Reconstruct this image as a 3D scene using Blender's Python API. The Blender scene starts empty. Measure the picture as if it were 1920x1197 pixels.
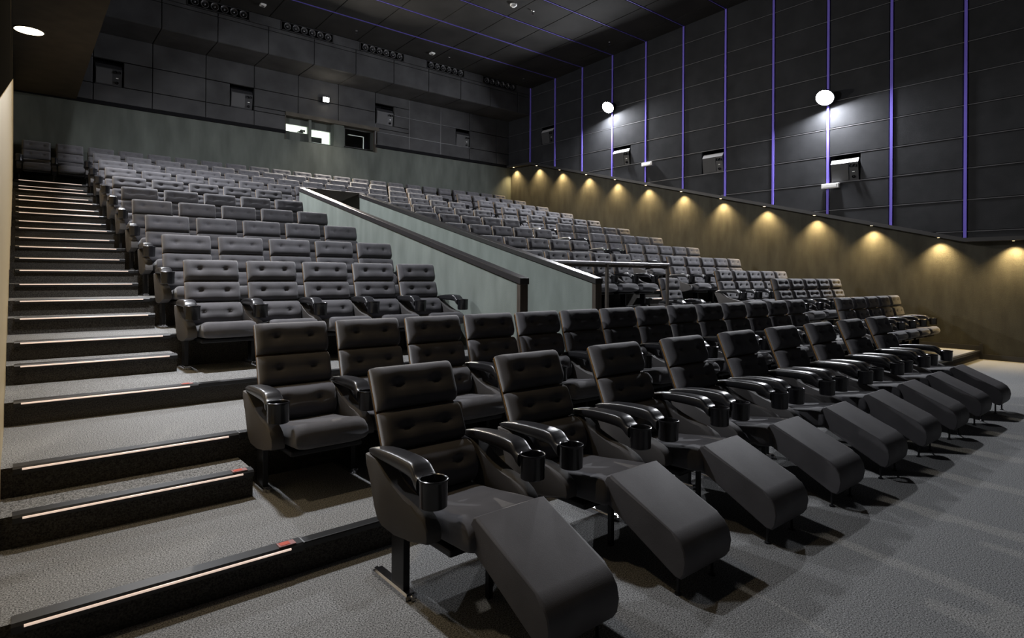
import bpy, bmesh, math, random
from mathutils import Vector, Matrix
random.seed(4)
S = bpy.context.scene
C = S.collection
sin, cos, PI = math.sin, math.cos, math.pi

# ------------------------------------------------------------------ camera, world, exposure
cam_d = bpy.data.cameras.new('camera')
cam = bpy.data.objects.new('camera', cam_d); C.objects.link(cam)
cam_d.sensor_width = 36.0
cam_d.lens = 1117.74 / 1920 * 36
cam_d.shift_y = -(598.5 - 518.3) / 1920
cam_d.clip_start = 0.02
cam.matrix_world = (Matrix.Translation((0, 0, 1.55)) @ Matrix.Rotation(-0.6939, 4, 'Z')
                    @ Matrix.Rotation(PI / 2, 4, 'X') @ Matrix.Rotation(0.0057, 4, 'Z'))
S.camera = cam
S.view_settings.view_transform = 'Standard'
S.view_settings.look = 'None'
S.view_settings.gamma = 1
S.view_settings.use_curve_mapping = False
S.view_settings.exposure = 0.0
S.cycles.use_denoising = True
S.cycles.max_bounces = 5
S.cycles.diffuse_bounces = 3
S.cycles.glossy_bounces = 3
S.cycles.sample_clamp_indirect = 4.0
W = bpy.data.worlds.new('world'); S.world = W; W.use_nodes = True
W.node_tree.nodes['Background'].inputs[0].default_value = (0.66, 0.66, 0.7, 1)
W.node_tree.nodes['Background'].inputs[1].default_value = 0.016

# light levels (watts)
P_FLOOD_R = 480
P_FLOOD_L = 450
P_BACK = 620
P_DOWN = 185
P_SOFFIT = 150
COOL = (0.93, 0.95, 1.0)
WARM = (1.0, 0.72, 0.34)

# ------------------------------------------------------------------ geometry constants
XL, XR, XU = -0.06, 14.35, 14.22       # left wall, lower side wall, upper side wall
YB = 17.35                             # back wall
P, RISE = 1.163, 0.314
def Yk(k): return 5.40 + P * (k - 3)
def Zk(k): return 0.652 + RISE * (k - 3)
X0, PX, SW = 1.29, 0.602, 0.505        # seat grid
XV1, XV2, VT = 4.48, 5.76, 0.11        # entry walls
YVF, YVB = 5.25, 12.25
def ceil_z(y): return 8.31 + 0.0325 * (16.13 - y)
def trim_z(y):                         # underside line of the sloped side ledge
    if y >= 16.05: return 5.575 + (y - 16.05) * 0.035
    if y <= 3.29: return 2.27
    return 2.27 + (y - 3.29) * (5.575 - 2.27) / (16.05 - 3.29)

# ------------------------------------------------------------------ helpers
MATS = {}
def mat(name, col, rough=0.6, metal=0.0, spec=0.5, noise=None, bump=None, emit=None, sheen=0.0, coat=0.0):
    """noise = (scale, amount, stretch), bump = (scale, strength)"""
    m = bpy.data.materials.new(name); m.use_nodes = True
    n, l = m.node_tree.nodes, m.node_tree.links
    b = n['Principled BSDF']
    b.inputs['Base Color'].default_value = (*col, 1)
    b.inputs['Roughness'].default_value = rough
    b.inputs['Metallic'].default_value = metal
    b.inputs['Specular IOR Level'].default_value = spec
    b.inputs['Sheen Weight'].default_value = sheen
    b.inputs['Coat Weight'].default_value = coat
    tc = n.new('ShaderNodeTexCoord')
    if noise:
        sc, amt, st = noise
        mp = n.new('ShaderNodeMapping'); mp.inputs['Scale'].default_value = st
        nt = n.new('ShaderNodeTexNoise'); nt.inputs['Scale'].default_value = sc; nt.inputs['Detail'].default_value = 3
        l.new(tc.outputs['Object'], mp.inputs[0]); l.new(mp.outputs[0], nt.inputs['Vector'])
        cr = n.new('ShaderNodeValToRGB')
        cr.color_ramp.elements[0].position = 0.3; cr.color_ramp.elements[1].position = 0.7
        cr.color_ramp.elements[0].color = (*[c * (1 - amt) for c in col], 1)
        cr.color_ramp.elements[1].color = (*[min(1, c * (1 + amt)) for c in col], 1)
        l.new(nt.outputs[0], cr.inputs[0]); l.new(cr.outputs[0], b.inputs['Base Color'])
    if bump:
        nb = n.new('ShaderNodeTexNoise'); nb.inputs['Scale'].default_value = bump[0]; nb.inputs['Detail'].default_value = 2
        l.new(tc.outputs['Object'], nb.inputs['Vector'])
        bp = n.new('ShaderNodeBump'); bp.inputs['Strength'].default_value = bump[1]; bp.inputs['Distance'].default_value = 0.01
        l.new(nb.outputs[0], bp.inputs['Height']); l.new(bp.outputs[0], b.inputs['Normal'])
    if emit:
        b.inputs['Emission Color'].default_value = (*emit[0], 1)
        b.inputs['Emission Strength'].default_value = emit[1]
    MATS[name] = m
    return m

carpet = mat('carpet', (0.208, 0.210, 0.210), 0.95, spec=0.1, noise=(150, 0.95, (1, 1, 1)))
riser_shade_m = mat('carpet_shaded_riser', (0.062, 0.058, 0.053), 0.95, spec=0.1, noise=(130, 0.6, (1, 1, 1)), bump=(160, 0.6))  # same carpet as the treads, darkened to paint in riser shade
fabric = mat('seat_fabric', (0.084, 0.082, 0.090), 0.8, spec=0.25, noise=(9, 0.12, (1, 1, 1)), bump=(420, 0.18), sheen=0.25)
rest_m = mat('footrest_vinyl', (0.105, 0.101, 0.107), 0.6, spec=0.3, noise=(7, 0.1, (1, 1, 1)), bump=(300, 0.1))
arm_m = mat('arm_plastic', (0.024, 0.024, 0.027), 0.30, spec=0.7, bump=(500, 0.08))
cup_m = mat('cup_plastic', (0.012, 0.012, 0.014), 0.22, spec=0.55)
panel_m = mat('side_panel_fabric', (0.095, 0.090, 0.090), 0.7, spec=0.3, bump=(350, 0.15))
wood_m = mat('shell_plywood', (0.27, 0.15, 0.05), 0.45, noise=(14, 0.25, (1, 1, 6)))
steel_m = mat('black_steel', (0.014, 0.014, 0.016), 0.4, metal=0.3)
chrome_m = mat('foot_chrome', (0.55, 0.55, 0.57), 0.16, metal=1.0)
acoustic = mat('acoustic_panel', (0.030, 0.031, 0.034), 0.9, spec=0.2, noise=(2.5, 0.18, (1, 1, 1)), bump=(220, 0.35))
acoustic_b = mat('back_panel', (0.050, 0.050, 0.052), 0.9, spec=0.2, noise=(1.8, 0.25, (1, 1, 1)), bump=(220, 0.3))
ceil_m = mat('ceiling_board', (0.022, 0.021, 0.020), 0.9, spec=0.2, noise=(1.2, 0.3, (1, 1, 1)), bump=(180, 0.25))
void_m = mat('dark_backing', (0.006, 0.006, 0.007), 0.95, spec=0.1)
green_w = mat('green_wall_fabric', (0.090, 0.099, 0.089), 0.95, spec=0.1, noise=(3.5, 0.2, (1, 1, 0.25)), bump=(260, 0.5))
pale_w = mat('pale_green_fabric', (0.232, 0.262, 0.240), 0.95, spec=0.1, noise=(4.5, 0.14, (1, 1, 0.3)), bump=(200, 0.35))
side_w = mat('side_wall_fabric', (0.062, 0.060, 0.049), 0.95, spec=0.12, noise=(5, 0.2, (1, 1, 0.3)), bump=(230, 0.6))
left_lit_w = mat('left_wall_lit_cream', (0.50, 0.37, 0.18), 0.42, spec=0.9, bump=(60, 0.15))  # cream base carries the warm grazing lamp light in its colour
brown_w = mat('brown_panel', (0.055, 0.048, 0.038), 0.9, noise=(4, 0.2, (1, 1, 1)))
soffit_m = mat('soffit_paint', (0.060, 0.050, 0.036), 0.9, spec=0.2, noise=(3, 0.15, (1, 1, 1)))
trim_m = mat('ledge_trim', (0.035, 0.034, 0.035), 0.6, bump=(150, 0.1))
cap_m = mat('rail_cap', (0.035, 0.033, 0.034), 0.28, spec=0.6)
rail_m = mat('rail_metal', (0.42, 0.41, 0.43), 0.38, metal=0.7)
post_m = mat('end_post', (0.060, 0.046, 0.034), 0.7, noise=(20, 0.3, (1, 1, 0.2)))
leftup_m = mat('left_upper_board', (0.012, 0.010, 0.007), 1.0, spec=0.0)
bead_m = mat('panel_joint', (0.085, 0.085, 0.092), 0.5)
violet_dim = mat('violet_strip_shaded', (0.10, 0.08, 0.36), 0.7, spec=0.2)  # wall strip violet darkened, weaker ceiling light put into the colour
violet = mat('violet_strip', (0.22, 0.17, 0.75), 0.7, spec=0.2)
nosing_m = mat('nosing_rubber', (0.012, 0.012, 0.013), 0.45)
led_m = mat('step_led', (0.85, 0.70, 0.62), 0.28, spec=0.8, emit=((1.0, 0.76, 0.62), 0.62), coat=0.6)
red_m = mat('row_marker_red', (0.45, 0.09, 0.06), 0.35, emit=((1.0, 0.2, 0.14), 0.10))
pink_m = mat('row_marker_frame', (0.40, 0.22, 0.22), 0.3)
white_p = mat('white_plastic', (0.80, 0.80, 0.78), 0.4)
spk_m = mat('speaker_cabinet', (0.020, 0.020, 0.022), 0.55)
spk_top_lit = mat('speaker_top_lit', (0.45, 0.45, 0.46), 0.45)  # pale tone paints lamp light on the sloped cabinet top
grille_m = mat('speaker_grille', (0.060, 0.060, 0.063), 0.7, bump=(400, 0.4))
lens_flood = mat('flood_lens', (1, 1, 1), 0.3, emit=((0.96, 0.97, 1.0), 60))
lens_warm = mat('warm_lens', (1, 0.9, 0.7), 0.3, emit=((1.0, 0.74, 0.40), 8))
lens_soffit = mat('soffit_lens', (1, 0.9, 0.7), 0.3, emit=((1.0, 0.84, 0.55), 9))
lens_back = mat('back_lens', (1, 0.95, 0.8), 0.3, emit=((1.0, 0.90, 0.72), 60))
booth_m = mat('booth_paint', (0.72, 0.78, 0.70), 0.8)
booth_d = mat('booth_dark', (0.02, 0.02, 0.022), 0.5)
glass_m = bpy.data.materials.new('port_glass'); glass_m.use_nodes = True
_n, _l = glass_m.node_tree.nodes, glass_m.node_tree.links
_t = _n.new('ShaderNodeBsdfTransparent'); _g = _n.new('ShaderNodeBsdfGlossy'); _g.inputs['Roughness'].default_value = 0.05
_mx = _n.new('ShaderNodeMixShader'); _mx.inputs[0].default_value = 0.06
_l.new(_t.outputs[0], _mx.inputs[1]); _l.new(_g.outputs[0], _mx.inputs[2]); _l.new(_mx.outputs[0], _n['Material Output'].inputs[0])

def obj(name, bm, m, parent=None, smooth=False, auto=None):
    me = bpy.data.meshes.new(name)
    bmesh.ops.recalc_face_normals(bm, faces=bm.faces)
    bm.to_mesh(me); bm.free()
    for mm in (m if isinstance(m, (list, tuple)) else [m]): me.materials.append(mm)
    if smooth:
        for p in me.polygons: p.use_smooth = True
    o = bpy.data.objects.new(name, me); C.objects.link(o)
    if parent: o.parent = parent
    if auto is not None:
        for p in me.polygons: p.use_smooth = True
        me.set_sharp_from_angle(angle=auto)
    return o
def tag(o, label, cat, group=None, kind=None):
    o['label'] = label; o['category'] = cat
    if group: o['group'] = group
    if kind: o['kind'] = kind
    return o
def thing(name, label, cat, loc, group=None, rz=0):
    o = bpy.data.objects.new(name, None); C.objects.link(o); o.location = loc; o.rotation_euler = (0, 0, rz)
    o.empty_display_size = 0.1
    return tag(o, label, cat, group)
def struct(name, bm, m, **k):
    o = obj(name, bm, m, **k); o['kind'] = 'structure'; return o
def box(bm, a, b, mi=0):
    v = [bm.verts.new((x, y, z)) for z in (a[2], b[2]) for y in (a[1], b[1]) for x in (a[0], b[0])]
    for q in ((0, 2, 3, 1), (4, 5, 7, 6), (0, 1, 5, 4), (2, 6, 7, 3), (0, 4, 6, 2), (1, 3, 7, 5)):
        f = bm.faces.new([v[i] for i in q]); f.material_index = mi
    return v
def nbox(*ab, mi=0):
    bm = bmesh.new()
    for a, b in ab: box(bm, a, b, mi)
    return bm
def bevel(bm, w, seg=2):
    bmesh.ops.bevel(bm, geom=list(bm.edges), offset=w, segments=seg, profile=0.6, affect='EDGES', clamp_overlap=True)
    return bm
def extrude_poly(bm, pts, axis, a, b, mi=0):
    """pts 2-D polygon, extruded along axis ('x': pts=(y,z); 'y': (x,z))"""
    def mk(p, t): return (t, p[0], p[1]) if axis == 'x' else (p[0], t, p[1])
    va = [bm.verts.new(mk(p, a)) for p in pts]; vb = [bm.verts.new(mk(p, b)) for p in pts]
    fs = [bm.faces.new(va), bm.faces.new(vb[::-1])]
    n = len(pts)
    for i in range(n): fs.append(bm.faces.new((va[i], va[(i + 1) % n], vb[(i + 1) % n], vb[i])))
    for f in fs: f.material_index = mi
def lathe(bm, prof, seg=24, mtx=None, mi=0, cap=False):
    rings = []
    for r, z in prof:
        rings.append([bm.verts.new((r * cos(2 * PI * i / seg), r * sin(2 * PI * i / seg), z)) for i in range(seg)])
    for k in range(len(rings) - 1):
        for i in range(seg):
            f = bm.faces.new((rings[k][i], rings[k][(i + 1) % seg], rings[k + 1][(i + 1) % seg], rings[k + 1][i])); f.material_index = mi
    if cap:
        bm.faces.new(rings[0][::-1]).material_index = mi; bm.faces.new(rings[-1]).material_index = mi
    if mtx is not None: bmesh.ops.transform(bm, matrix=mtx, verts=[v for r in rings for v in r])
    return rings
def tube(bm, pts, r, seg=10):
    rings = []
    for i, p in enumerate(pts):
        p = Vector(p)
        d = (Vector(pts[min(i + 1, len(pts) - 1)]) - Vector(pts[max(i - 1, 0)])).normalized()
        u = d.cross(Vector((0, 0, 1)))
        if u.length < 1e-3: u = Vector((1, 0, 0))
        u.normalize(); v = d.cross(u)
        rings.append([bm.verts.new(p + r * (cos(2 * PI * k / seg) * u + sin(2 * PI * k / seg) * v)) for k in range(seg)])
    for a, b in zip(rings, rings[1:]):
        for k in range(seg): bm.faces.new((a[k], a[(k + 1) % seg], b[(k + 1) % seg], b[k]))
    bm.faces.new(rings[0][::-1]); bm.faces.new(rings[-1])
def area(name, loc, direction, size, power, col, parent=None, size_y=None, spread=None):
    d = bpy.data.lights.new(name, 'AREA'); d.energy = power; d.color = col
    d.shape = 'RECTANGLE' if size_y else 'DISK'; d.size = size
    if size_y: d.size_y = size_y
    if spread: d.spread = spread
    o = bpy.data.objects.new(name, d); C.objects.link(o); o.location = loc
    o.rotation_euler = Vector(direction).to_track_quat('-Z', 'Y').to_euler()
    if parent: o.parent = parent
    return o
def spot(name, loc, direction, angle, blend, power, col, parent=None, rad=0.03):
    d = bpy.data.lights.new(name, 'SPOT'); d.energy = power; d.color = col
    d.spot_size = angle; d.spot_blend = blend; d.shadow_soft_size = rad
    o = bpy.data.objects.new(name, d); C.objects.link(o); o.location = loc
    o.rotation_euler = Vector(direction).to_track_quat('-Z', 'Y').to_euler()
    if parent: o.parent = parent
    return o
def dup(root, loc):
    r = root.copy(); C.objects.link(r); r.location = loc
    for ch in list(root.children):
        c = ch.copy(); C.objects.link(c); c.parent = r
        for g in list(ch.children):
            d = g.copy(); C.objects.link(d); d.parent = c
    return r
ORD = ('zeroth first second third fourth fifth sixth seventh eighth ninth tenth eleventh twelfth thirteenth fourteenth '
       'fifteenth sixteenth seventeenth eighteenth nineteenth twentieth twenty-first twenty-second twenty-third twenty-fourth').split()

# ------------------------------------------------------------------ floor and tiers
struct('floor', nbox(((-3.0, -4.5, -0.15), (14.6, 3.08, 0.0))), carpet)
ZA, YA, YA2, YBn, ZB = 0.160, 3.08, 3.92, 4.25, 0.487
XS = 1.15                                                # edge of the stair aisle
def tier(name, x0, x1, y0, y1, z, zlow):
    bm = bmesh.new()
    box(bm, (x0, y0, zlow), (x1, y1, z), 0)
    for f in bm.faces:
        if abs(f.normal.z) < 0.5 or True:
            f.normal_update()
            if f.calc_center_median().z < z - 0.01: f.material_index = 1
    o = struct(name, bm, (carpet, riser_shade_m)); return o
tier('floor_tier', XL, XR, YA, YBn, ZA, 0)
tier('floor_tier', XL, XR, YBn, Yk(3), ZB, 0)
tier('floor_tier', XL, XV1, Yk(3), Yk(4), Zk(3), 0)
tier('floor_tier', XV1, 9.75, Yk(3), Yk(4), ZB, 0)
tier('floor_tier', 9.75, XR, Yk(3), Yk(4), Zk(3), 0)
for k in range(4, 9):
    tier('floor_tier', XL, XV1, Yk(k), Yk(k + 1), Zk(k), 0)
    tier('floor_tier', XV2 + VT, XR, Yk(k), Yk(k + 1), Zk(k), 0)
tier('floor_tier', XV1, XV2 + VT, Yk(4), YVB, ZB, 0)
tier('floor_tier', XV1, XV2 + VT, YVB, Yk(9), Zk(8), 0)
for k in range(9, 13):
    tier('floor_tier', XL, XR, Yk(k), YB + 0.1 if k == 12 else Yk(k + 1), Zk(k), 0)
# half steps in the two aisles
def half(x0, x1, y1, z1, d=0.33):
    return tier('floor_step', x0, x1, y1 - d, y1, z1, z1 - 0.30)
half(XL, XS, YBn, 0.5 * (ZA + ZB))
for k in range(4, 13):
    half(XL, XS, Yk(k), Zk(k) - RISE / 2)
    half(9.75, 10.88, Yk(k), Zk(k) - RISE / 2)
# bull edge of the front platform (dark rounded nosing beyond the aisle)
def edge_trim(x0, x1, y, z):
    bm = nbox(((x0, y - 0.022, z - 0.03), (x1, y + 0.05, z + 0.006)))
    return struct('trim_nosing', bevel(bm, 0.008), nosing_m)
edge_trim(XS, XR, YA, ZA)
edge_trim(XS, XR, YBn, ZB)
edge_trim(XS, XV1, Yk(3), Zk(3))
for k in range(4, 13):
    edge_trim(XS, XV1 if k < 9 else 9.75, Yk(k), Zk(k))

# lit stair nosings of the stair aisle
STEPS = [(YA, ZA), (YA2, 0.5 * (ZA + ZB)), (YBn, ZB), (Yk(3), Zk(3))]
for k in range(4, 13): STEPS += [(Yk(k) - 0.33, Zk(k) - RISE / 2), (Yk(k), Zk(k))]
def nosing_bm(w):
    bm = bmesh.new()
    extrude_poly(bm, [(-0.026, -0.034), (-0.026, -0.006), (-0.016, 0.006), (0.052, 0.008), (0.056, 0.0), (-0.002, 0.0), (-0.002, -0.034)], 'x', 0, w)
    return bm
def strip_bm(x0, x1):
    bm = bmesh.new(); tube(bm, [(x0, -0.027, -0.009), (x1, -0.027, -0.009)], 0.006, 8); return bm
nos_me = led_me = None
for i, (y, z) in enumerate(STEPS):
    t = obj('stair_nosing', nosing_bm(XS - XL - 0.05), nosing_m); t.location = (XL + 0.05, y, z)
    where = 'lowest step, at the carpet floor' if i == 0 else ('top step below the back row' if i == len(STEPS) - 1 else ORD[i + 1] + ' step up from the carpet floor')
    tag(t, 'black stair nosing with glowing strip in the aisle, ' + where, 'stair nosing', 'lit stair nosings in the side aisle')
    s = obj('light_strip', strip_bm(0.04, XS - XL - 0.115), led_m, t, smooth=True); s['label'] = 'glowing pinkish strip set in the nosing'
for i, (y, z) in enumerate([(Yk(5) - 0.33, Zk(5) - RISE / 2), (Yk(5), Zk(5)), (Yk(4), Zk(4))]):
    t = obj('stair_nosing', nosing_bm(1.1), nosing_m); t.location = (9.77, y, z)
    tag(t, 'stair nosing with pale strip in the far aisle, ' + ['half step under the fifth tier', 'edge of the fifth tier', 'edge of the fourth tier'][i], 'stair nosing', 'stair nosings in the far aisle')
    obj('light_strip', strip_bm(0.05, 1.0), led_m, t, smooth=True)
for i, (y, z) in enumerate((STEPS[0], STEPS[1], STEPS[3])):
    t = thing('row_marker', 'small red lit row marker on the ' + ('lowest', 'second', 'fourth')[i] + ' step of the stair aisle', 'row marker', (1.03, y + 0.004, z + 0.008), 'red row markers on the steps')
    bm = nbox(((0, -0.02, 0), (0.085, 0.032, 0.004))); obj('frame', bm, pink_m, t)
    bm = nbox(((0.010, -0.012, 0.004), (0.058, 0.025, 0.006))); obj('lit_plate', bm, red_m, t)

# ------------------------------------------------------------------ walls
# lower side wall (lit by the ledge lights)
bm = bmesh.new()
pts = [(-4.5, 0), (YB + 0.2, 0), (YB + 0.2, trim_z(YB) + 0.05), (16.05, trim_z(16.05) + 0.05), (3.29, trim_z(3.29) + 0.05), (-4.5, trim_z(0) + 0.05)]
extrude_poly(bm, pts, 'x', XR, XR + 0.2); struct('wall_right', bm, side_w)
bm = nbox(((XR - 0.018, -4.5, 0), (XR, YA - 0.03, 0.10))); struct('baseboard_right', bm, trim_m)
bm = nbox(((XR - 0.02, YA - 0.05, 0), (XR, YA + 0.0, ZA + 0.14)), ((XR - 0.02, YA, ZA), (XR, YBn - 0.03, ZA + 0.10))); struct('baseboard_right', bm, trim_m)
# ledge
bm = bmesh.new()
ys = [-4.5, 3.29, 16.05, YB]
up = [(y, trim_z(y) + 0.075) for y in reversed(ys)]
extrude_poly(bm, [(y, trim_z(y)) for y in ys] + up, 'x', 14.12, XR); struct('trim_right', bm, trim_m)

# panelled surfaces: rectangles with chamfered fronts
def rect_sub(r, h):
    (a0, b0, a1, b1), (c0, d0, c1, d1) = r, h
    c0, d0, c1, d1 = max(a0, c0), max(b0, d0), min(a1, c1), min(b1, d1)
    if c0 >= c1 or d0 >= d1: return [r]
    out = []
    if b0 < d0: out.append((a0, b0, a1, d0))
    if d1 < b1: out.append((a0, d1, a1, b1))
    if a0 < c0: out.append((a0, d0, c0, d1))
    if c1 < a1: out.append((c1, d0, a1, d1))
    return [q for q in out if q[2] - q[0] > 0.04 and q[3] - q[1] > 0.04]
def board(bm, r, mk, front, back, ch=0.009, gap=0.006):
    a0, b0, a1, b1 = r[0] + gap, r[1] + gap, r[2] - gap, r[3] - gap
    s = 1 if back > front else -1
    L = []
    for d, t in ((0, back), (0, front + s * ch), (ch, front)):
        L.append([bm.verts.new(mk(p, q, t)) for p, q in ((a0 + d, b0 + d), (a1 - d, b0 + d), (a1 - d, b1 - d), (a0 + d, b1 - d))])
    new = [v for q in L for v in q]
    for u, v in zip(L, L[1:]):
        for i in range(4): bm.faces.new((u[i], u[(i + 1) % 4], v[(i + 1) % 4], v[i]))
    bm.faces.new(L[2]); bm.faces.new(L[0][::-1])
    return new
STRIPS = [16.11 - 1.282 * i for i in range(0, 16)]
ZSE = [3.09 + 0.6165 * n for n in range(-2, 10)]
# niches: (y0, y1, z0, z1)
RN = [(11.555, 12.225, ZSE[5], ZSE[6]), (5.18, 5.80, ZSE[3], ZSE[4]), (8.45, 9.09, ZSE[4], ZSE[5]), (14.86, 15.50, ZSE[7], ZSE[8])]
bm = bmesh.new()
cols = [(STRIPS[0] + 0.03, YB)] + [(STRIPS[i + 1] + 0.03, STRIPS[i] - 0.03) for i in range(len(STRIPS) - 1)]
for (y0, y1) in cols:
    ym = (y0 + y1) / 2
    for z0, z1 in zip(ZSE, ZSE[1:]):
        if z1 < trim_z(y0) + 0.08 - 0.3: continue
        rs = [(y0, z0, y1, min(z1, 8.75))]
        for n in RN: rs = [q for r in rs for q in rect_sub(r, (n[0], n[2], n[1], n[3]))]
        for r in rs:
            b2 = bmesh.new()
            board(b2, r, lambda p, q, t: (t, p, q), XU, XU + 0.07, ch=0.016)
            zt0, zt1 = trim_z(r[0]) + 0.074, trim_z(r[2]) + 0.074
            nrm = Vector((0, -(zt1 - zt0), r[2] - r[0])).normalized()
            bmesh.ops.bisect_plane(b2, geom=list(b2.verts) + list(b2.edges) + list(b2.faces), plane_co=(XU, r[0], zt0), plane_no=nrm, clear_inner=True)
            me = bpy.data.meshes.new('tmp'); b2.to_mesh(me); b2.free(); bm.from_mesh(me); bpy.data.meshes.remove(me)
nb = len(bm.faces)
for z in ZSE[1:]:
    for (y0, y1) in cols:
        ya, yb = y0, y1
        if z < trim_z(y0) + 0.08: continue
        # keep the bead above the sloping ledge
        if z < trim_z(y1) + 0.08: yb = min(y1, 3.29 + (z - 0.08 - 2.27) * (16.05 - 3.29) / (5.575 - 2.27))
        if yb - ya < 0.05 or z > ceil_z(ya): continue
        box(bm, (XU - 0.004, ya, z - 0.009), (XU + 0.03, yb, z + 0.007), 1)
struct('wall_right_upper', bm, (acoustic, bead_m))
bm = bmesh.new()
pts = [(-4.5, trim_z(0) + 0.07), (3.29, trim_z(3.29) + 0.07), (16.05, trim_z(16.05) + 0.07), (YB + 0.2, trim_z(YB) + 0.07), (YB + 0.2, 9.4), (-4.5, 9.4)]
extrude_poly(bm, pts, 'x', XU + 0.30, XU + 0.45)
struct('wall_right_backing', bm, void_m)
for i, y in enumerate(STRIPS[:12]):
    bm = nbox(((XU - 0.012, y - 0.026, trim_z(y) + 0.07), (XU + 0.06, y + 0.026, ceil_z(y) + 0.02)))
    t = obj('wall_strip', bm, violet)
    tag(t, 'vertical violet strip on the dark side wall, ' + ORD[i + 1] + ' from the back corner', 'wall strip', 'violet strips on the side wall')

# left wall: lower part with warm lamp light in its colour, dark upper part, soffit over the aisle
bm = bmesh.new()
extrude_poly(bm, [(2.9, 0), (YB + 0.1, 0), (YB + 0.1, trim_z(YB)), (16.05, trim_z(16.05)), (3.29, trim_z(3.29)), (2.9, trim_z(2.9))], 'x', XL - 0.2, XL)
struct('wall_left', bm, left_lit_w)
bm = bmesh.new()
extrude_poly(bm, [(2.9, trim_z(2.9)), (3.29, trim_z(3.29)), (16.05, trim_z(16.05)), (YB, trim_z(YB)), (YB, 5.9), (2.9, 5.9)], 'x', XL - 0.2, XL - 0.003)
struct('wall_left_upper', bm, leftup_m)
struct('ceiling_soffit', nbox(((XL - 0.2, -3, 5.65), (0.97, YB, 5.95))), soffit_m)
struct('trim_soffit', nbox(((0.97, -3, 5.65), (1.07, YB, 5.93))), soffit_m)
bm = bmesh.new()
for i in range(-1, 14):
    y1, y0 = STRIPS[0] - 1.282 * (i), STRIPS[0] - 1.282 * (i + 1)
    for z0, z1 in ((5.94, 6.79), (6.79, 7.40), (7.40, 8.02), (8.02, 8.7)):
        board(bm, (y0, z0, min(y1, YB), z1), lambda p, q, t: (t, p, q), 1.05, 0.98)
struct('wall_left_high', bm, acoustic)

# back wall
ZT = 5.62
PORTX0, PORTX1, PORTZ0, PORTZ1 = 5.93, 8.76, 5.46, 6.24
struct('wall_back', nbox(((XL - 0.2, YB, 3.0), (PORTX0, YB + 0.2, ZT)), ((PORTX1, YB, 3.0), (XR + 0.2, YB + 0.2, ZT)), ((PORTX0, YB, 3.0), (PORTX1, YB + 0.2, PORTZ0))), green_w)
struct('shadow_gap_back', nbox(((XL, YB - 0.03, ZT), (PORTX0, YB + 0.2, ZT + 0.085)), ((PORTX1, YB - 0.03, ZT), (XU, YB + 0.2, ZT + 0.085))), void_m)  # near-black band painted in for the shadow gap under the panels
VS = [1.39 + 1.225 * n for n in range(-2, 12)]
HS = [5.705, 6.12, 6.74, 7.36]
BN = [(1.41, 6.12, 2.0, 6.735), (4.44, 6.12, 5.05, 6.735), (8.77, 6.385, 9.40, 7.03), (11.83, 6.12, 12.425, 6.735)]
bm = bmesh.new()
for x0, x1 in zip(VS, VS[1:]):
    for z0, z1 in zip(HS, HS[1:]):
        rs = [(max(x0, XL), z0, min(x1, XU + 0.05), z1)]
        if rs[0][2] - rs[0][0] < 0.1: continue
        for n in BN + [(PORTX0, PORTZ0, PORTX1, PORTZ1)]: rs = [q for r in rs for q in rect_sub(r, n)]
        for r in rs: board(bm, r, lambda p, q, t: (p, t, q), YB - 0.02, YB + 0.06, ch=0.009, gap=0.008)
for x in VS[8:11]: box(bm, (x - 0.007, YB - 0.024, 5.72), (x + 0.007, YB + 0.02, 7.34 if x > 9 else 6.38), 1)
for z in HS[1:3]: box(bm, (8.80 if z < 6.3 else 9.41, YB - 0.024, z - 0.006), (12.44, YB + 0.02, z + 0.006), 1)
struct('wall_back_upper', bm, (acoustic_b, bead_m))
struct('wall_back_backing', nbox(((XL, YB + 0.32, 5.6), (PORTX0 - 0.02, YB + 0.45, 7.5)), ((PORTX1 + 0.02, YB + 0.32, 5.6), (XU + 0.3, YB + 0.45, 7.5)), ((PORTX0 - 0.02, YB + 0.32, PORTZ1 + 0.02), (PORTX1 + 0.02, YB + 0.45, 7.5))), void_m)
# projection ports: recessed plate with three openings and splayed reveals
YP = YB + 0.16
WIN = [(5.99, 5.735, 6.64, 5.955), (6.715, 5.515, 7.345, 5.905), (7.80, 5.545, 8.70, 6.11)]
rs = [(PORTX0 - 0.02, PORTZ0 - 0.02, PORTX1 + 0.02, PORTZ1 + 0.02)]
for w in WIN: rs = [q for r in rs for q in rect_sub(r, w)]
bm = bmesh.new()
for a0, b0, a1, b1 in rs: box(bm, (a0, YP, b0), (a1, YP + 0.1, b1))
struct('wall_port', bm, green_w)
bm = nbox(((PORTX0, YB - 0.05, PORTZ1 - 0.10), (PORTX1 + 0.10, YP, PORTZ1 + 0.01)))
struct('trim_port', bm, brown_w)
struct('trim_port_reveal', nbox(((PORTX0 - 0.01, YB - 0.02, PORTZ0), (PORTX0 + 0.01, YP, PORTZ1)), ((PORTX1 - 0.01, YB - 0.02, PORTZ0), (PORTX1 + 0.05, YP, PORTZ1 - 0.1))), brown_w)
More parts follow.
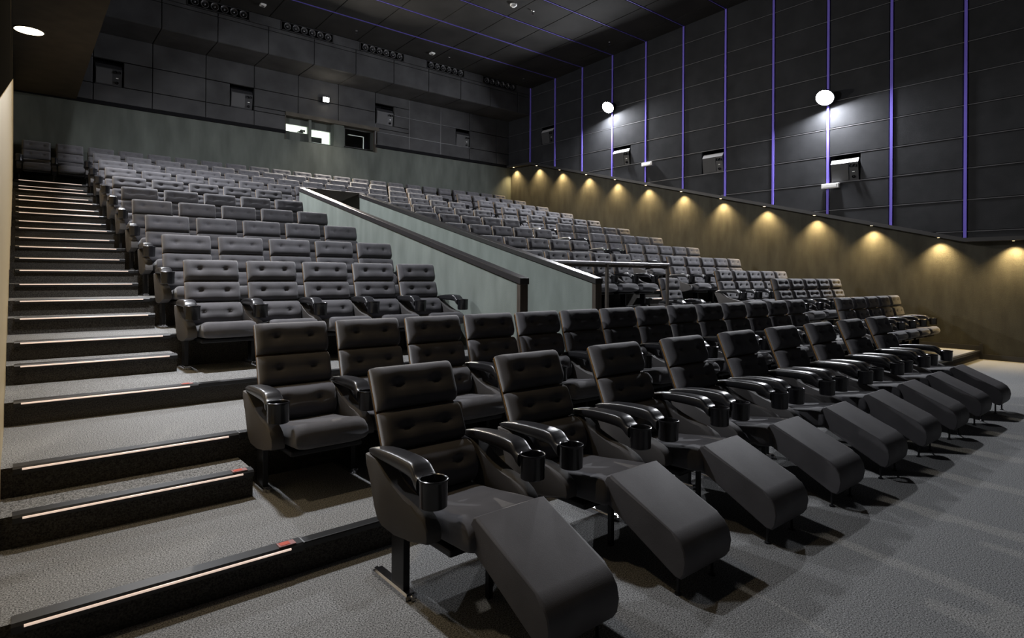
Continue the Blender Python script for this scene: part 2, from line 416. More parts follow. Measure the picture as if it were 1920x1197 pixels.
# splayed partitions between the ports
bm = bmesh.new()
for xa, xb, xc in ((6.64, 6.60, 6.70), (7.345, 7.38, 7.72)):
    vs = [bm.verts.new(p) for p in ((xa, YP + 0.001, 5.47), (xb + 0.02, YB + 0.02, 5.47), (xc, YB + 0.02, 5.47), (xc + 0.05, YP + 0.001, 5.47))]
    vt = [bm.verts.new((v.co.x, v.co.y, 6.15)) for v in vs]
    bm.faces.new(vs); bm.faces.new(vt)
    for i in range(4): bm.faces.new((vs[i], vs[(i + 1) % 4], vt[(i + 1) % 4], vt[i]))
struct('wall_port_partition', bm, green_w)
wl = ['lit projection window nearest the stair aisle, with a projector silhouette', 'lit projection window between the other two ports', 'unlit dark projection window beside the outer partition']
for i, w in enumerate(WIN):
    o = obj('window_%d' % (i + 1), nbox(((w[0], YP + 0.04, w[1]), (w[2], YP + 0.05, w[3]))), glass_m); o['kind'] = 'structure'
    o['label'] = wl[i]
    fr = bmesh.new(); t_ = 0.012
    for a, b in (((w[0], w[1]), (w[2], w[1] + t_)), ((w[0], w[3] - t_), (w[2], w[3])), ((w[0], w[1]), (w[0] + t_, w[3])), ((w[2] - t_, w[1]), (w[2], w[3]))):
        box(fr, (a[0], YP + 0.01, a[1]), (b[0], YP + 0.04, b[1]))
    obj('window_frame', fr, trim_m if i == 2 else booth_m, o)
# pale mullion in the dark third window
o = obj('mullion', nbox(((7.93, YP + 0.055, 5.93), (8.46, YP + 0.075, 5.95)), ((8.44, YP + 0.055, 5.545), (8.465, YP + 0.075, 5.95))), booth_m)
tag(o, 'pale angled frame seen inside the dark third projection window', 'window frame')
# booth behind the lit windows
struct('wall_booth', nbox(((5.6, 19.3, 5.0), (7.6, 19.4, 7.2)), ((5.55, YB + 0.5, 5.0), (5.6, 19.4, 7.2)), ((7.6, YB + 0.27, 5.0), (7.65, 19.4, 7.2)), ((5.6, YB + 0.27, 5.0), (7.6, 19.4, 5.05)), ((5.6, YB + 0.5, 7.2), (7.6, 19.4, 7.25))), booth_m)
struct('wall_booth_dark', nbox(((7.66, 18.5, 5.0), (9.2, 18.6, 7.0)), ((9.2, YB + 0.46, 5.0), (9.25, 18.6, 7.0)), ((7.66, YB + 0.27, 4.95), (9.2, 18.6, 5.0)), ((7.66, YB + 0.46, 7.0), (9.2, 18.6, 7.05))), brown_w)
area('booth_lamp', (6.6, 18.5, 7.1), (0, 0, -1), 1.2, 95, (0.92, 1.0, 0.90))
t = thing('projector', 'dark film projector head standing inside the first lit window', 'projector', (6.60, YB + 0.62, 5.2))
bm = nbox(((-0.05, 0.0, 0.35), (0.09, 0.2, 0.72))); obj('body', bevel(bm, 0.02), booth_d, t)
bm = bmesh.new(); tube(bm, [(-0.04, 0.0, 0.66), (0.0, -0.05, 0.72), (0.10, -0.10, 0.70)], 0.035); obj('lens', bm, booth_d, t)
bm = bmesh.new(); tube(bm, [(-0.16, 0.05, 0.3), (-0.04, 0.02, 0.62)], 0.016); tube(bm, [(0.05, 0.1, 0.0), (0.03, 0.1, 0.5)], 0.03); obj('stand', bm, booth_d, t)
t = thing('equipment_rack', 'dark equipment box low in the second lit projection window', 'equipment', (6.82, YB + 0.52, 5.3))
obj('case', bevel(nbox(((0.0, 0, 0), (0.40, 0.25, 0.47))), 0.012), booth_d, t)
obj('front_panel', nbox(((0.03, -0.012, 0.03), (0.37, 0, 0.43))), spk_m, t)

# bulkhead across the back
ZBK = 7.355
bm = bmesh.new()
BVS = [1.39 + 1.225 * n for n in range(0, 11)]
for x0, x1 in zip([1.06] + BVS, BVS + [XU + 0.02]):
    for z0, z1 in ((ZBK, 7.975), (7.975, 8.075)):
        board(bm, (x0, z0, x1, z1), lambda p, q, t: (p, t, q), 16.13, 16.2, ch=0.008, gap=0.008)
    board(bm, (x0, 16.14, x1, YB + 0.02), lambda p, q, t: (p, q, t), ZBK, ZBK + 0.06, ch=0.008, gap=0.008)
DX = [3.15, 5.39, 7.64, 9.88, 12.09]
edges = [1.06] + [v for d in DX for v in (d, d + 1.44)] + [XU + 0.02]
for a, b in zip(edges[0::2], edges[1::2]): board(bm, (a, 8.075, b, 8.33), lambda p, q, t: (p, t, q), 16.13, 16.2, ch=0.004, gap=0.003)
struct('wall_bulkhead', bm, acoustic_b)
struct('wall_bulkhead_backing', nbox(((1.0, 16.30, ZBK + 0.05), (XU, 16.36, 8.5))), void_m)
for i, dx in enumerate(DX):
    t = thing('air_diffuser', 'black air diffuser with six round nozzles on the bulkhead, ' + ORD[i + 1] + ' from the stair aisle side', 'air diffuser', (dx, 16.13, 8.08), 'air diffusers along the bulkhead')
    obj('back_plate', nbox(((0.0, 0.04, 0.0), (1.44, 0.06, 0.24))), void_m, t)
    obj('frame', nbox(((0, -0.012, 0), (1.44, 0.04, 0.012)), ((0, -0.012, 0.228), (1.44, 0.04, 0.24)), ((0, -0.012, 0), (0.014, 0.04, 0.24)), ((1.426, -0.012, 0), (1.44, 0.04, 0.24))), trim_m, t)
    for q in range(6):
        b2 = bmesh.new()
        lathe(b2, [(0.045, -0.03), (0.075, -0.02), (0.088, 0.0), (0.094, 0.03), (0.088, 0.034), (0.075, 0.012), (0.05, -0.02), (0.045, -0.03)], 20)
        lathe(b2, [(0.001, 0.018), (0.026, 0.014), (0.034, -0.01)], 14)
        bmesh.ops.transform(b2, matrix=Matrix.Translation((0.16 + 0.224 * q, 0.0, 0.12)) @ Matrix.Rotation(PI / 2, 4, 'X'), verts=b2.verts)
        o = obj('nozzle', b2, MATS.get('nozzle') or mat('nozzle', (0.10, 0.10, 0.105), 0.35, metal=0.4), t, smooth=True)

# ceiling boards (slope follows the room), violet lines between them
bm = bmesh.new()
CX = [1.0] + BVS + [XU + 0.03]
for i in range(-1, 12):
    y1 = 16.13 if i < 0 else STRIPS[i] - 0.024
    y0 = (STRIPS[i + 1] if i >= 0 else STRIPS[0]) + 0.024
    if y1 - y0 < 0.01: continue
    for x0, x1 in zip(CX, CX[1:]):
        board(bm, (x0, y0, x1, y1), lambda p, q, t: (p, q, ceil_z(q) + t), 0.0, 0.04, ch=0.006, gap=0.009)
struct('ceiling', bm, ceil_m)
bm = bmesh.new(); extrude_poly(bm, [(-4.5, ceil_z(-4.5) + 0.08), (16.3, ceil_z(16.3) + 0.08), (16.3, ceil_z(16.3) + 0.2), (-4.5, ceil_z(-4.5) + 0.2)], 'x', 0.9, XU + 0.3)
struct('ceiling_backing', bm, void_m)
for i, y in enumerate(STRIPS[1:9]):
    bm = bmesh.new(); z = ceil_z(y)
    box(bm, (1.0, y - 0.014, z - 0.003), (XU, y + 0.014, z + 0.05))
    t = obj('ceiling_strip', bm, violet_dim)
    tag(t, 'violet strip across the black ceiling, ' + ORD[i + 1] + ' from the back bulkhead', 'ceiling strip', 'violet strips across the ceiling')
# small ceiling fittings
for i, (x, y) in enumerate(((4.72, 15.49), (9.69, 15.5))):
    z = ceil_z(y)
    t = thing('ceiling_sensor', 'small square white ceiling sensor near the bulkhead, ' + ('nearer the stair aisle', 'above the middle seats')[i], 'sensor', (x, y, z), 'square ceiling sensors')
    obj('housing', bevel(nbox(((-0.07, -0.07, -0.045), (0.07, 0.07, 0.0))), 0.012), white_p, t)
    obj('window', nbox(((-0.03, -0.03, -0.05), (0.03, 0.03, -0.045))), grille_m, t)
t = thing('smoke_detector', 'round white smoke detector on the black ceiling', 'smoke detector', (9.675, 11.63, ceil_z(11.63)))
bm = bmesh.new(); lathe(bm, [(0.001, -0.07), (0.05, -0.068), (0.062, -0.045), (0.088, -0.035), (0.09, 0.0)], 24); obj('body', bm, white_p, t, smooth=True)
bm = bmesh.new(); lathe(bm, [(0.05, -0.0695), (0.052, -0.06), (0.066, -0.045)], 24); obj('vent_ring', bm, grille_m, t)
SPR = [(10.31, 11.61, 'beside the round smoke detector'), (13.39, 11.67, 'near the side wall above the flood lamp'), (13.37, 15.5, 'in the back corner by the side wall'), (7.22, 15.49, 'above the projection windows by the bulkhead'), (10.30, 15.5, 'by the bulkhead past the square sensor')]
spr0 = None
for x, y, w in SPR:
    loc = (x, y, ceil_z(y)); lab = 'small metal sprinkler head on the ceiling, ' + w
    if spr0 is None:
        spr0 = thing('sprinkler', lab, 'sprinkler', loc, 'ceiling sprinklers')
        bm = bmesh.new(); lathe(bm, [(0.001, -0.012), (0.035, -0.010), (0.04, 0.0)], 16); obj('rosette', bm, chrome_m, spr0, smooth=True)
        bm = bmesh.new(); lathe(bm, [(0.012, -0.07), (0.012, -0.01)], 10, cap=True); lathe(bm, [(0.028, -0.075), (0.028, -0.07)], 12, cap=True); obj('head', bm, chrome_m, spr0)
    else:
        o = dup(spr0, loc); o['label'] = lab

# ------------------------------------------------------------------ entry walls with caps, posts, rail
SLV = (3.36 - 1.53) / (YVB - YVF)
def vz(y): return 1.53 + SLV * (y - YVF)
for nm, x in (('wall_entry_left', XV1), ('wall_entry_right', XV2)):
    bm = bmesh.new(); extrude_poly(bm, [(YVF + 0.03, 0.3), (YVB, 0.3), (YVB, vz(YVB) - 0.07), (YVF + 0.03, vz(YVF) - 0.07)], 'x', x, x + VT)
    struct(nm, bm, pale_w)
    bm = bmesh.new(); extrude_poly(bm, [(YVF - 0.03, vz(YVF) - 0.075), (YVB + 0.02, vz(YVB) - 0.075), (YVB + 0.02, vz(YVB)), (YVF - 0.03, vz(YVF))], 'x', x - 0.016, x + VT + 0.016)
    struct('trim_cap', bevel(bm, 0.006), cap_m)
    struct('trim_post', nbox(((x - 0.004, YVF - 0.02, ZB), (x + VT + 0.004, YVF + 0.04, vz(YVF) - 0.06))), post_m)
struct('wall_entry_back', nbox(((XV1 + VT, YVB - 0.1, 0.3), (XV2, YVB, vz(YVB) - 0.01))), brown_w)
t = thing('handrail', 'dark stub handrail inside the entry, behind the near end post', 'handrail', (XV1 + VT, 5.6, 0.9))
bm = bmesh.new(); tube(bm, [(0.05, 0.0, 0.47), (0.05, 2.0, 0.47)], 0.022); obj('upper_rail', bm, steel_m, t)
bm = bmesh.new(); tube(bm, [(0.05, 0.0, 0.27), (0.05, 2.0, 0.27)], 0.022); obj('lower_rail', bm, steel_m, t)
bm = bmesh.new()
for yy in (0.3, 1.7):
    for zz in (0.47, 0.27): box(bm, (0.0, yy - 0.012, zz - 0.012), (0.05, yy + 0.012, zz + 0.012))
obj('bracket', bm, steel_m, t)
# guard rail in front of the middle block
YR = 6.38
t = thing('guard_rail', 'flat-topped dark guard rail on slim posts in front of the middle seats', 'guard rail', (XV2 + VT, YR, ZB))
zr = 1.775 - ZB
bm = bmesh.new(); tube(bm, [(0.0, 0, zr), (3.06, 0, zr)], 0.022, 14); obj('top_rail', bm, rail_m, t, auto=0.8)
obj('lower_rail', nbox(((0.0, -0.012, zr - 0.07), (3.06, 0.012, zr - 0.030))), post_m, t)
for px in (1.42, 3.03): obj('post', bevel(nbox(((px - 0.025, -0.02, 0), (px + 0.025, 0.02, zr - 0.012))), 0.004), post_m, t)

# ------------------------------------------------------------------ wall lamps and fittings
def flood(loc, direction, power, col, label, lens, nx, spread=None):
    t = thing('flood_lamp', label, 'wall lamp', loc, 'flood lamps high on the walls')
    d = Vector(direction).normalized(); q = d.to_track_quat('-Z', 'Y').to_matrix().to_4x4()
    bm = bmesh.new(); lathe(bm, [(0.001, 0.13), (0.09, 0.125), (0.17, 0.05), (0.20, 0.0), (0.20, -0.02), (0.185, -0.02), (0.182, 0.0)], 28, q); obj('housing', bm, steel_m, t, auto=0.6)
    bm = bmesh.new(); lathe(bm, [(0.001, -0.035), (0.10, -0.028), (0.184, -0.008)], 28, q); obj('lens', bm, lens, t, smooth=True)
    bm = bmesh.new(); tube(bm, [(0, 0, 0), Vector(nx)], 0.018); obj('bracket', bm, steel_m, t)
    area('flood_light', Vector(loc) + d * 0.04, d, 0.24, power, col, spread=spread)
    return t
flood((14.06, 12.30, 6.80), (-0.75, -0.12, -0.66), P_FLOOD_R, COOL, 'glaring white flood lamp on the violet-striped wall, nearer the back corner', lens_flood, (0.16, 0, 0.05))
flood((14.06, 5.86, 5.64), (-0.75, -0.12, -0.66), P_FLOOD_R, COOL, 'glaring white flood lamp on the violet-striped wall, nearer the screen end', lens_flood, (0.16, 0, 0.05))
flood((1.19, 12.30, 6.80), (0.55, -0.16, -0.82), P_FLOOD_L, COOL, 'white flood lamp on the high wall over the stair aisle, nearer the back', lens_flood, (-0.14, 0, 0.05))
flood((1.19, 5.86, 6.30), (0.06, 0.12, -0.98), P_FLOOD_L * 0.40, COOL, 'white flood lamp on the high wall over the stair aisle, nearer the screen', lens_flood, (-0.14, 0, 0.05), 2.1)
t = thing('flood_lamp', 'warm bright lamp on the dark back wall above the projection windows', 'wall lamp', (7.065, 17.18, 6.77))
obj('housing', bevel(nbox(((-0.10, 0.02, -0.07), (0.10, 0.15, 0.09))), 0.012), steel_m, t)
obj('lens', bevel(nbox(((-0.085, -0.012, -0.06), (0.085, 0.025, 0.07))), 0.01), lens_back, t)
area('back_light', (7.065, 17.15, 6.76), (0, -0.80, -0.58), 0.18, P_BACK, (1.0, 0.92, 0.80), spread=2.35)

ldd = None
LY = [17.01 - 1.2045 * i for i in range(13)]
for i, y in enumerate(LY):
    y = [17.01, 15.74, 14.57, 13.34, 12.13, 10.95, 9.74, 8.53, 7.34, 6.14, 4.94, 3.72, 2.55][i]
    loc = (14.20, y, trim_z(y))
    lab = 'small warm downlight under the sloping ledge, ' + ORD[i + 1] + ' from the back corner'
    if ldd is None:
        ldd = thing('downlight', lab, 'downlight', loc, 'downlights under the sloping ledge')
        bm = bmesh.new(); lathe(bm, [(0.034, -0.012), (0.046, -0.012), (0.046, 0.01)], 18); obj('ring', bm, steel_m, ldd, smooth=True)
        bm = bmesh.new(); lathe(bm, [(0.001, -0.014), (0.030, -0.010), (0.034, 0.0)], 18); obj('lens', bm, lens_warm, ldd, smooth=True)
    else:
        o = dup(ldd, loc); o['label'] = lab
    spot('downlight_beam', (14.20, y, trim_z(y) - 0.03), (0.12, 0, -1), 1.9, 1.0, P_DOWN, WARM, rad=0.025)

t = thing('soffit_light', 'large round warm downlight in the brown soffit over the stair aisle', 'ceiling light', (0.15, 12.95, 5.65))
bm = bmesh.new(); lathe(bm, [(0.20, -0.012), (0.225, -0.012), (0.23, 0.0)], 32); obj('ring', bm, soffit_m, t, smooth=True)
bm = bmesh.new(); lathe(bm, [(0.001, -0.02), (0.15, -0.016), (0.20, -0.006)], 32); obj('lens', bm, lens_soffit, t, smooth=True)
for y in (12.95, 9.5, 6.1, 3.6):
    spot('soffit_beam', (0.15, y, 5.60), (0, 0, -1), 1.65, 1.0, P_SOFFIT, (1.0, 0.76, 0.46), rad=0.12)

# emergency fittings
for i, (y, z) in enumerate(((10.87, 4.85), (5.77, 3.635))):
    t = thing('emergency_light', 'white oblong emergency light on a violet strip, ' + ('nearer the back corner', 'below the speaker nearer the screen end')[i], 'emergency light', (14.12, y, z), 'emergency lights on the side wall')
    obj('case', bevel(nbox(((0.0, -0.19, -0.055), (0.09, 0.19, 0.055))), 0.015), white_p, t)
    obj('diffuser', bevel(nbox(((-0.012, -0.15, -0.035), (0.0, 0.15, 0.035))), 0.005), mat('diffuser%d' % i, (0.9, 0.9, 0.88), 0.25), t)

# surround speakers (local: front faces -Y, width along x)
def speaker(loc, rz, label, w=0.60, h=0.50, niche=True):
    t = thing('speaker', label, 'speaker', loc, 'surround speakers in wall niches', rz)
    bm = bmesh.new()
    extrude_poly(bm, [(-0.02, -h / 2), (-0.075, h / 2 - 0.10), (-0.01, h / 2), (0.18, h / 2), (0.18, -h / 2)], 'x', -w / 2, w / 2)
    o = obj('cabinet', bm, (spk_m, spk_top_lit), t)
    for p in o.data.polygons:
        if abs(rz) > 0.1 and p.normal.z > 0.4 and p.normal.y < -0.2: p.material_index = 1  # painted-light chamfer on side wall speakers only
    def fx(zz): return -0.02 + (-0.055) * (zz + h / 2) / (h - 0.10)
    bm = bmesh.new()
    z0, z1 = -h / 2 + 0.02, h / 2 - 0.12
    extrude_poly(bm, [(fx(z0) - 0.012, z0), (fx(z1) - 0.012, z1), (fx(z1), z1), (fx(z0), z0)], 'x', -w / 2 + 0.015, w / 2 - 0.20)
    obj('grille', bm, grille_m, t)
    zc = z1 - 0.06
    bm = bmesh.new()
    for k in (-1, 1):
        lathe(bm, [(0.034, -0.02), (0.028, 0.0), (0.012, 0.03)], 14, Matrix.Translation((w / 2 - 0.10 + 0.04 * k, fx(zc) - 0.012, zc)) @ Matrix.Rotation(PI / 2, 4, 'X') @ Matrix.Scale(-1, 4, (0, 0, 1)))
    obj('horn', bm, cup_m, t, smooth=True)
    zb = zc - 0.13
    obj('badge', nbox(((w / 2 - 0.125, fx(zb) - 0.008, zb - 0.009), (w / 2 - 0.075, fx(zb) + 0.01, zb + 0.009))), white_p, t)
    zp = zb - 0.11
    bm = bmesh.new(); lathe(bm, [(0.030, 0.006), (0.034, 0.004), (0.034, -0.01), (0.026, -0.005), (0.026, 0.03)], 16, Matrix.Translation((w / 2 - 0.10, fx(zp) - 0.004, zp)) @ Matrix.Rotation(PI / 2, 4, 'X')); obj('port', bm, cup_m, t, smooth=True)
    return t
RL = ['under the flood lamp near the back', 'below the flood lamp near the screen end', 'between the two flood lamps', 'closest to the back corner']
for (y0, y1, z0, z1), lb in zip(RN, RL):
    speaker((XU + 0.03, (y0 + y1) / 2, z0 + 0.26), -PI / 2, 'boxy black surround speaker in the side wall, ' + lb, w=(y1 - y0) - 0.05)
BL = ['beside the brown soffit', 'between the aisle side and the projection windows', 'just past the projection windows', 'nearest the side wall corner']
for (x0, z0, x1, z1), lb in zip(BN, BL):
    speaker(((x0 + x1) / 2, YB + 0.05, z0 + 0.26), 0, 'boxy black surround speaker in the back wall, ' + lb, w=(x1 - x0) - 0.05)

# ------------------------------------------------------------------ seats
def er(s, r):
    s = min(max(s, 0), r) / r
    return math.sqrt(max(0, 1 - (1 - s) ** 2))
def cushion(w, h, t, buttons=True, nx=30, nz=18, rx=0.035, rz=0.05, crease=0.009, taper=0.0, belly=0.0):
    """front faces -Y, spans x +-w/2, z 0..h, back at y=0"""
    bm = bmesh.new(); g = []
    for j in range(nz + 1):
        row = []
        v = j / nz
        v = 0.5 - 0.5 * cos(PI * v) if True else v
        for i in range(nx + 1):
            u = 0.5 - 0.5 * cos(PI * i / nx)
            u = 0.35 * (i / nx) + 0.65 * u
            x = (u - 0.5) * w; z = v * h
            d = t * (0.45 + 0.55 * er(min(u, 1 - u) * w, rx)) * (0.35 + 0.65 * er(min(v, 1 - v) * h, rz))
            d += belly * sin(PI * v)
            if buttons:
                zc = 0.52 * h
                for bx in (-0.24 * w, 0.24 * w):
                    q = math.hypot(x - bx, (z - zc) * 1.15)
                    d -= 0.022 * math.exp(-(q / 0.020) ** 2) + 0.010 * math.exp(-(q / 0.055) ** 2)
                d -= crease * math.exp(-((z - zc) / 0.014) ** 2) * (1 if abs(x) < 0.33 * w else math.exp(-((abs(x) - 0.33 * w) / 0.03) ** 2))
            row.append(bm.verts.new((x * (1 + taper * (1 - v)), -d, z)))
        g.append(row)
    for j in range(nz):
        for i in range(nx): bm.faces.new((g[j][i], g[j][i + 1], g[j + 1][i + 1], g[j + 1][i]))
    per = g[0][:] + [g[j][nx] for j in range(1, nz + 1)] + g[nz][nx - 1::-1] + [g[j][0] for j in range(nz - 1, 0, -1)]
    bk = [bm.verts.new((p.co.x, 0, p.co.z)) for p in per]
    n = len(per)
    for i in range(n): bm.faces.new((per[i], per[(i + 1) % n], bk[(i + 1) % n], bk[i]))
    bm.faces.new(bk)
    return bm
def back_mtx(lean):
    return Matrix.Translation((0, 0.17, 0.41)) @ Matrix.Rotation(-lean, 4, 'X')
def arm_bm(dz=0.0):
    secs = [(.295, .606, .598, .014), (.270, .618, .594, .026), (.21, .636, .592, .038), (.12, .652, .592, .047), (0.02, .661, .592, .052), (-.08, .664, .590, .054),
            (-.150, .663, .586, .055), (-.195, .658, .580, .055), (-.218, .646, .570, .056), (-.236, .628, .556, .058), (-.250, .614, .545, .060), (-.270, .609, .535, .061)]
    bm = bmesh.new(); rings = []
    N = 20
    for y, zt, zb, hw in secs:
        r = []
        for k in range(N):
            a = 2 * PI * k / N; e = 0.45
            cx = math.copysign(abs(cos(a)) ** e, cos(a)); cz = math.copysign(abs(sin(a)) ** (0.42 if sin(a) > 0 else 0.7), sin(a))
            r.append(bm.verts.new((hw * cx, y, dz + (zt + zb) / 2 + (zt - zb) / 2 * cz)))
        rings.append(r)
    for a, b in zip(rings, rings[1:]):
        for k in range(N): bm.faces.new((a[k], a[(k + 1) % N], b[(k + 1) % N], b[k]))
    bm.faces.new(rings[0][::-1]); bm.faces.new(rings[-1])
    return bm
def cup_bm(dz=0.0):
    bm = bmesh.new()
    lathe(bm, [(0.001, .482), (0.058, .482), (0.0635, .487), (0.0660, .596), (0.0690, .604), (0.0680, .610), (0.0640, .612), (0.0600, .609), (0.0585, .600), (0.0555, .500), (0.001, .497)], 28,
          Matrix.Translation((0, -.320, dz)))
    return bm
PANEL = [(.285, .592), (.255, .545), (.225, .47), (.185, .345), (.15, .292), (.10, .268), (-.03, .262), (-.17, .285), (-.325, .318), (-.330, .345), (-.322, .385), (-.290, .415), (-.25, .436), (-.18, .455), (-.12, .464),
         (-.05, .474), (.01, .495), (.07, .533), (.13, .572), (.18, .590)]
def panel_bm(dz=0.0):
    bm = bmesh.new(); extrude_poly(bm, [(y, z + dz) for y, z in PANEL], 'x', -0.042, 0.042)
    es = [e for e in bm.edges if abs(e.verts[0].co.x - e.verts[1].co.x) < 1e-6]
    bmesh.ops.bevel(bm, geom=es, offset=0.012, segments=2, profile=0.6, affect='EDGES')
    return bm
def foot_bm():
    bm = nbox(((-0.030, -0.15, 0.0), (0.030, 0.235, 0.032)))
    bmesh.ops.bevel(bm, geom=[e for e in bm.edges if abs(e.verts[0].co.z - e.verts[1].co.z) > 0.02], offset=0.02, segments=4, affect='EDGES')
    bmesh.ops.bevel(bm, geom=[e for e in bm.edges if e.verts[0].co.z > 0.027 and e.verts[1].co.z > 0.027], offset=0.009, segments=2, affect='EDGES')
    return bm
_cache = {}
def share(key, name, fn, m, parent, smooth=False, auto=None, x=0.0):
    if key in _cache:
        o = bpy.data.objects.new(name, _cache[key]); C.objects.link(o); o.parent = parent
    else:
        o = obj(name, fn(), m, parent, smooth, auto); _cache[key] = o.data
    o.location = (x, 0, 0)
    return o
def arm_set(t, x, dz=0.0):
    a = share('arm%.3f' % dz, 'armrest', lambda: arm_bm(dz), arm_m, t, auto=0.7, x=x)
    share('cup%.3f' % dz, 'cup_holder', lambda: cup_bm(dz), cup_m, a, auto=0.6)
    share('panel%.3f' % dz, 'side_panel', lambda: panel_bm(dz), panel_m, t, auto=0.6, x=x)
    p = share('post', 'leg', lambda: bevel(nbox(((-0.018, -0.085, 0.02), (0.018, 0.035, 0.30))), 0.004), steel_m, t, x=x)
    share('foot', 'foot', foot_bm, chrome_m, p, auto=0.5)
def make_chair(name, label, lean, ends, recliner=False):
    t = thing(name, label, 'cinema seat', (0, 0, 0))
    M = back_mtx(lean); L = 0.650 if not recliner else 0.668
    def tr(bm, z0): bmesh.ops.transform(bm, matrix=M @ Matrix.Translation((0, 0, z0)), verts=bm.verts); return bm
    K = '%.3f' % lean
    def shell():
        bm = bmesh.new()
        rows = []
        for s in [-0.06 + (L + 0.05) * i / 10 for i in range(11)]:
            w = 0.253 - (0.02 if s < 0 else 0); rows.append([(x, 0.012 + 0.016 * (abs(x) / 0.25) ** 2 * 0 + y, s) for y in (0, 0.016) for x in (-w, w)])
        for i in range(10):
            pass
        box(bm, (-0.2535, 0.0, -0.07), (0.2535, 0.014, L - 0.004)); bevel(bm, 0.004)
        return tr(bm, 0)
    share('shell' + K, 'backrest_shell', shell, wood_m, t)
    share('scover' + K, 'backrest_cover', lambda: tr(bevel(nbox(((-0.250, 0.0142, -0.065), (0.250, 0.034, L - 0.012))), 0.008), 0), arm_m, t)
    share('head' + K, 'headrest_cushion', lambda: tr(cushion(0.505, L - 0.432, 0.092, rz=0.06), 0.432), fabric, t, smooth=True)
    share('mid' + K, 'back_cushion', lambda: tr(cushion(0.505, 0.208, 0.094, rz=0.055), 0.210), fabric, t, smooth=True)
    share('lum' + K, 'lumbar_cushion', lambda: tr(cushion(0.500, 0.235, 0.120, rz=0.07, belly=0.03, taper=0.0), -0.035), fabric, t, smooth=True)
    ys = -0.515 if recliner else -0.455
    def seat():
        bm = bmesh.new(); secs = []
        D = 0.17 - ys
        prof = [(0.17, .395, .30), (0.05, .405, .295), (-0.12, .425, .295), (-0.28, .450, .30), (ys + 0.10, .468, .305), (ys + 0.045, .462, .310), (ys + 0.015, .440, .322), (ys, .400, .345)]
        N = 28
        for y, zt, zb in prof:
            r = []
            hw = 0.236
            for k in range(N):
                a = 2 * PI * k / N
                cx = math.copysign(abs(cos(a)) ** 0.35, cos(a)); cz = math.copysign(abs(sin(a)) ** 0.40, sin(a))
                zz = (zt + zb) / 2 + (zt - zb) / 2 * cz
                if sin(a) > 0: zz -= 0.012 * (1 - (abs(cx)) ** 2) * (1 if y > ys + 0.05 else 0)
                r.append(bm.verts.new((hw * cx, y, zz)))
            secs.append(r)
        for a, b in zip(secs, secs[1:]):
            for k in range(N): bm.faces.new((a[k], a[(k + 1) % N], b[(k + 1) % N], b[k]))
        bm.faces.new(secs[0][::-1]); bm.faces.new(secs[-1])
        return bm
    share('seat%d' % recliner, 'seat_cushion', seat, fabric, t, smooth=True)
    share('pan', 'seat_pan', lambda: bevel(nbox(((-0.235, -0.36, 0.262), (0.235, 0.16, 0.298))), 0.01), steel_m, t)
    dz = 0.022 if recliner else 0.0
    for x in ends: arm_set(t, x, dz)
    if recliner:
        def frm():
            bm = bmesh.new()
            pts = [(-.515, .492), (-.90, .318), (-.945, .290), (-.975, .245), (-.985, .195), (-.975, .135), (-.955, .105), (-.92, .108), (-.47, .345), (-.455, .375), (-.465, .44), (-.49, .482)]
            extrude_poly(bm, pts, 'x', -0.205, 0.205)
            es = [e for e in bm.edges if abs(e.verts[0].co.x - e.verts[1].co.x) < 1e-6]
            bmesh.ops.bevel(bm, geom=es, offset=0.014, segments=3, profile=0.6, affect='EDGES')
            return bm
        f = share('footrest', 'footrest', frm, rest_m, t, auto=0.5)
        share('frleg', 'leg', lambda: nbox(((-0.013, -0.36, 0.0), (0.013, -0.334, 0.34))), steel_m, f)
        for sx in (-0.15, 0.15):
            share('frfoot%.2f' % sx, 'foot', lambda: (lambda b: (lathe(b, [(0.018, 0.0), (0.018, 0.008), (0.008, 0.012), (0.008, 0.125)], 12, Matrix.Translation((sx, -0.905, 0)), cap=True), b)[1])(bmesh.new()), steel_m, f)
    return t
AX = PX / 2
protos = {}
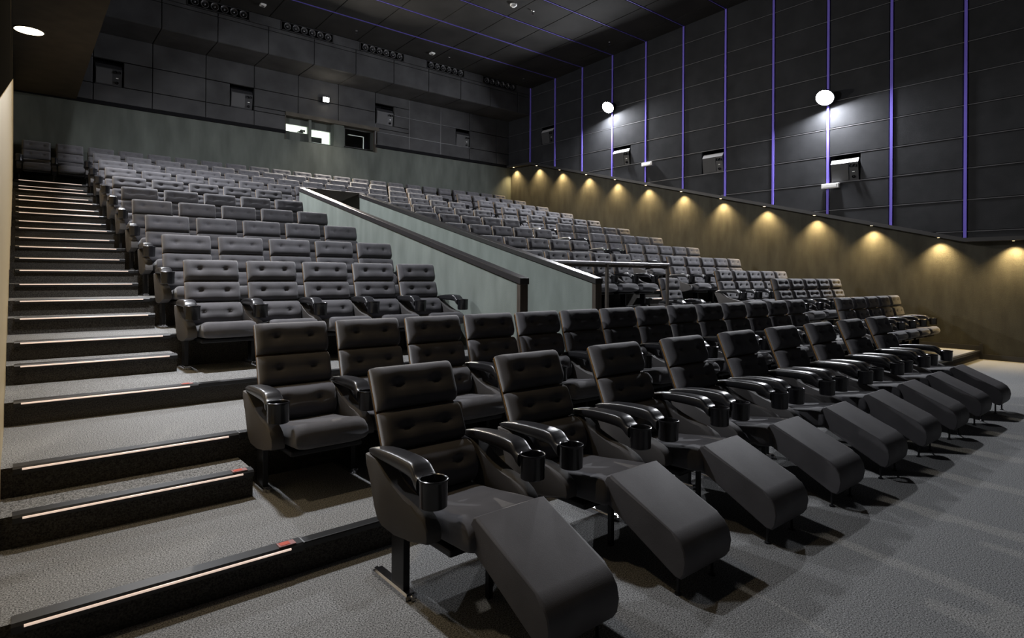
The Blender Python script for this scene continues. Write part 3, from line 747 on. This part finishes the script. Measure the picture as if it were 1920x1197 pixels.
def place(kind, loc, label, group):
    if kind not in protos:
        lean = math.radians(23) if kind[0] == 'recliner' else math.radians(15.6)
        t = make_chair('recliner_seat' if kind[0] == 'recliner' else 'cinema_seat', label, lean, kind[1], kind[0] == 'recliner')
        protos[kind] = t; t.location = loc
    else:
        t = dup(protos[kind], loc); t['label'] = label
    t['group'] = group
    return t
LEFT, BOTH = (-AX,), (-AX, AX)
DY = 0.98
# front row recliners
for i in range(9):
    w = 'at the stair aisle end' if i == 0 else ('at the side wall end' if i == 8 else ORD[i + 1] + ' from the stair aisle')
    place(('recliner', BOTH), (1.518 + 0.2525 - 0.012 + 0.885 * i, 2.62, 0), 'dark recliner seat with raised footrest on the carpet floor, ' + w, 'front row recliners')
def row(xs, y, z, fmt, group):
    n = len(xs)
    for i, x in enumerate(xs):
        place(('std', BOTH if i == n - 1 else LEFT), (x, y, z), fmt % ORD[i + 1], group)
XB = 10.975
left = lambda a, b: [X0 + SW / 2 + PX * i for i in range(a, b)]
right = [XB + SW / 2 + PX * j for j in range(5)]
row(left(0, 14), YA + DY - 0.01, ZA, 'dark grey seat on the low platform behind the recliners, %s from the stair aisle', 'seats on the low platform')
row(right, YA + DY - 0.01, ZA, 'dark seat of the low platform row beside the side wall, %s from the far aisle', 'seats by the side wall')
row(right, YBn + DY - 0.04, ZB, 'dark seat beside the side wall, second row up from the floor, %s from far aisle', 'seats by the side wall')
place(('std', BOTH), (X0 + SW / 2 + PX * 13, Yk(3) + DY, ZB), 'lone dark grey seat standing by itself before the guard rail', 'lone seat')
def back(k): return 'back row' if k == 12 else ORD[13 - k] + ' row from the back wall'
for k in range(3, 12):
    y, z, r = Yk(k) + DY, Zk(k), back(k)
    if k < 9:
        row(left(0, 5), y, z, 'grey tufted seat, %s from the stair aisle, ' + r, 'seats between stair aisle and entry')
        if k > 3: row(left(8, 14), y, z, 'grey tufted seat, %s from the entry wall, ' + r, 'seats between entry and far aisle')
    else:
        row(left(0, 14), y, z, 'grey tufted seat, %s from the stair aisle, ' + r, 'seats above the entry')
    row(right, y, z, 'grey side block seat, %s from the far aisle, ' + r, 'seats by the side wall')
row(left(-2, 14) + [XB - 2 * PX + SW / 2 + PX * j for j in range(7)], Yk(12) + DY, Zk(12), 'grey tufted seat in the row against the back wall, %s from stair end', 'seats in the back row')
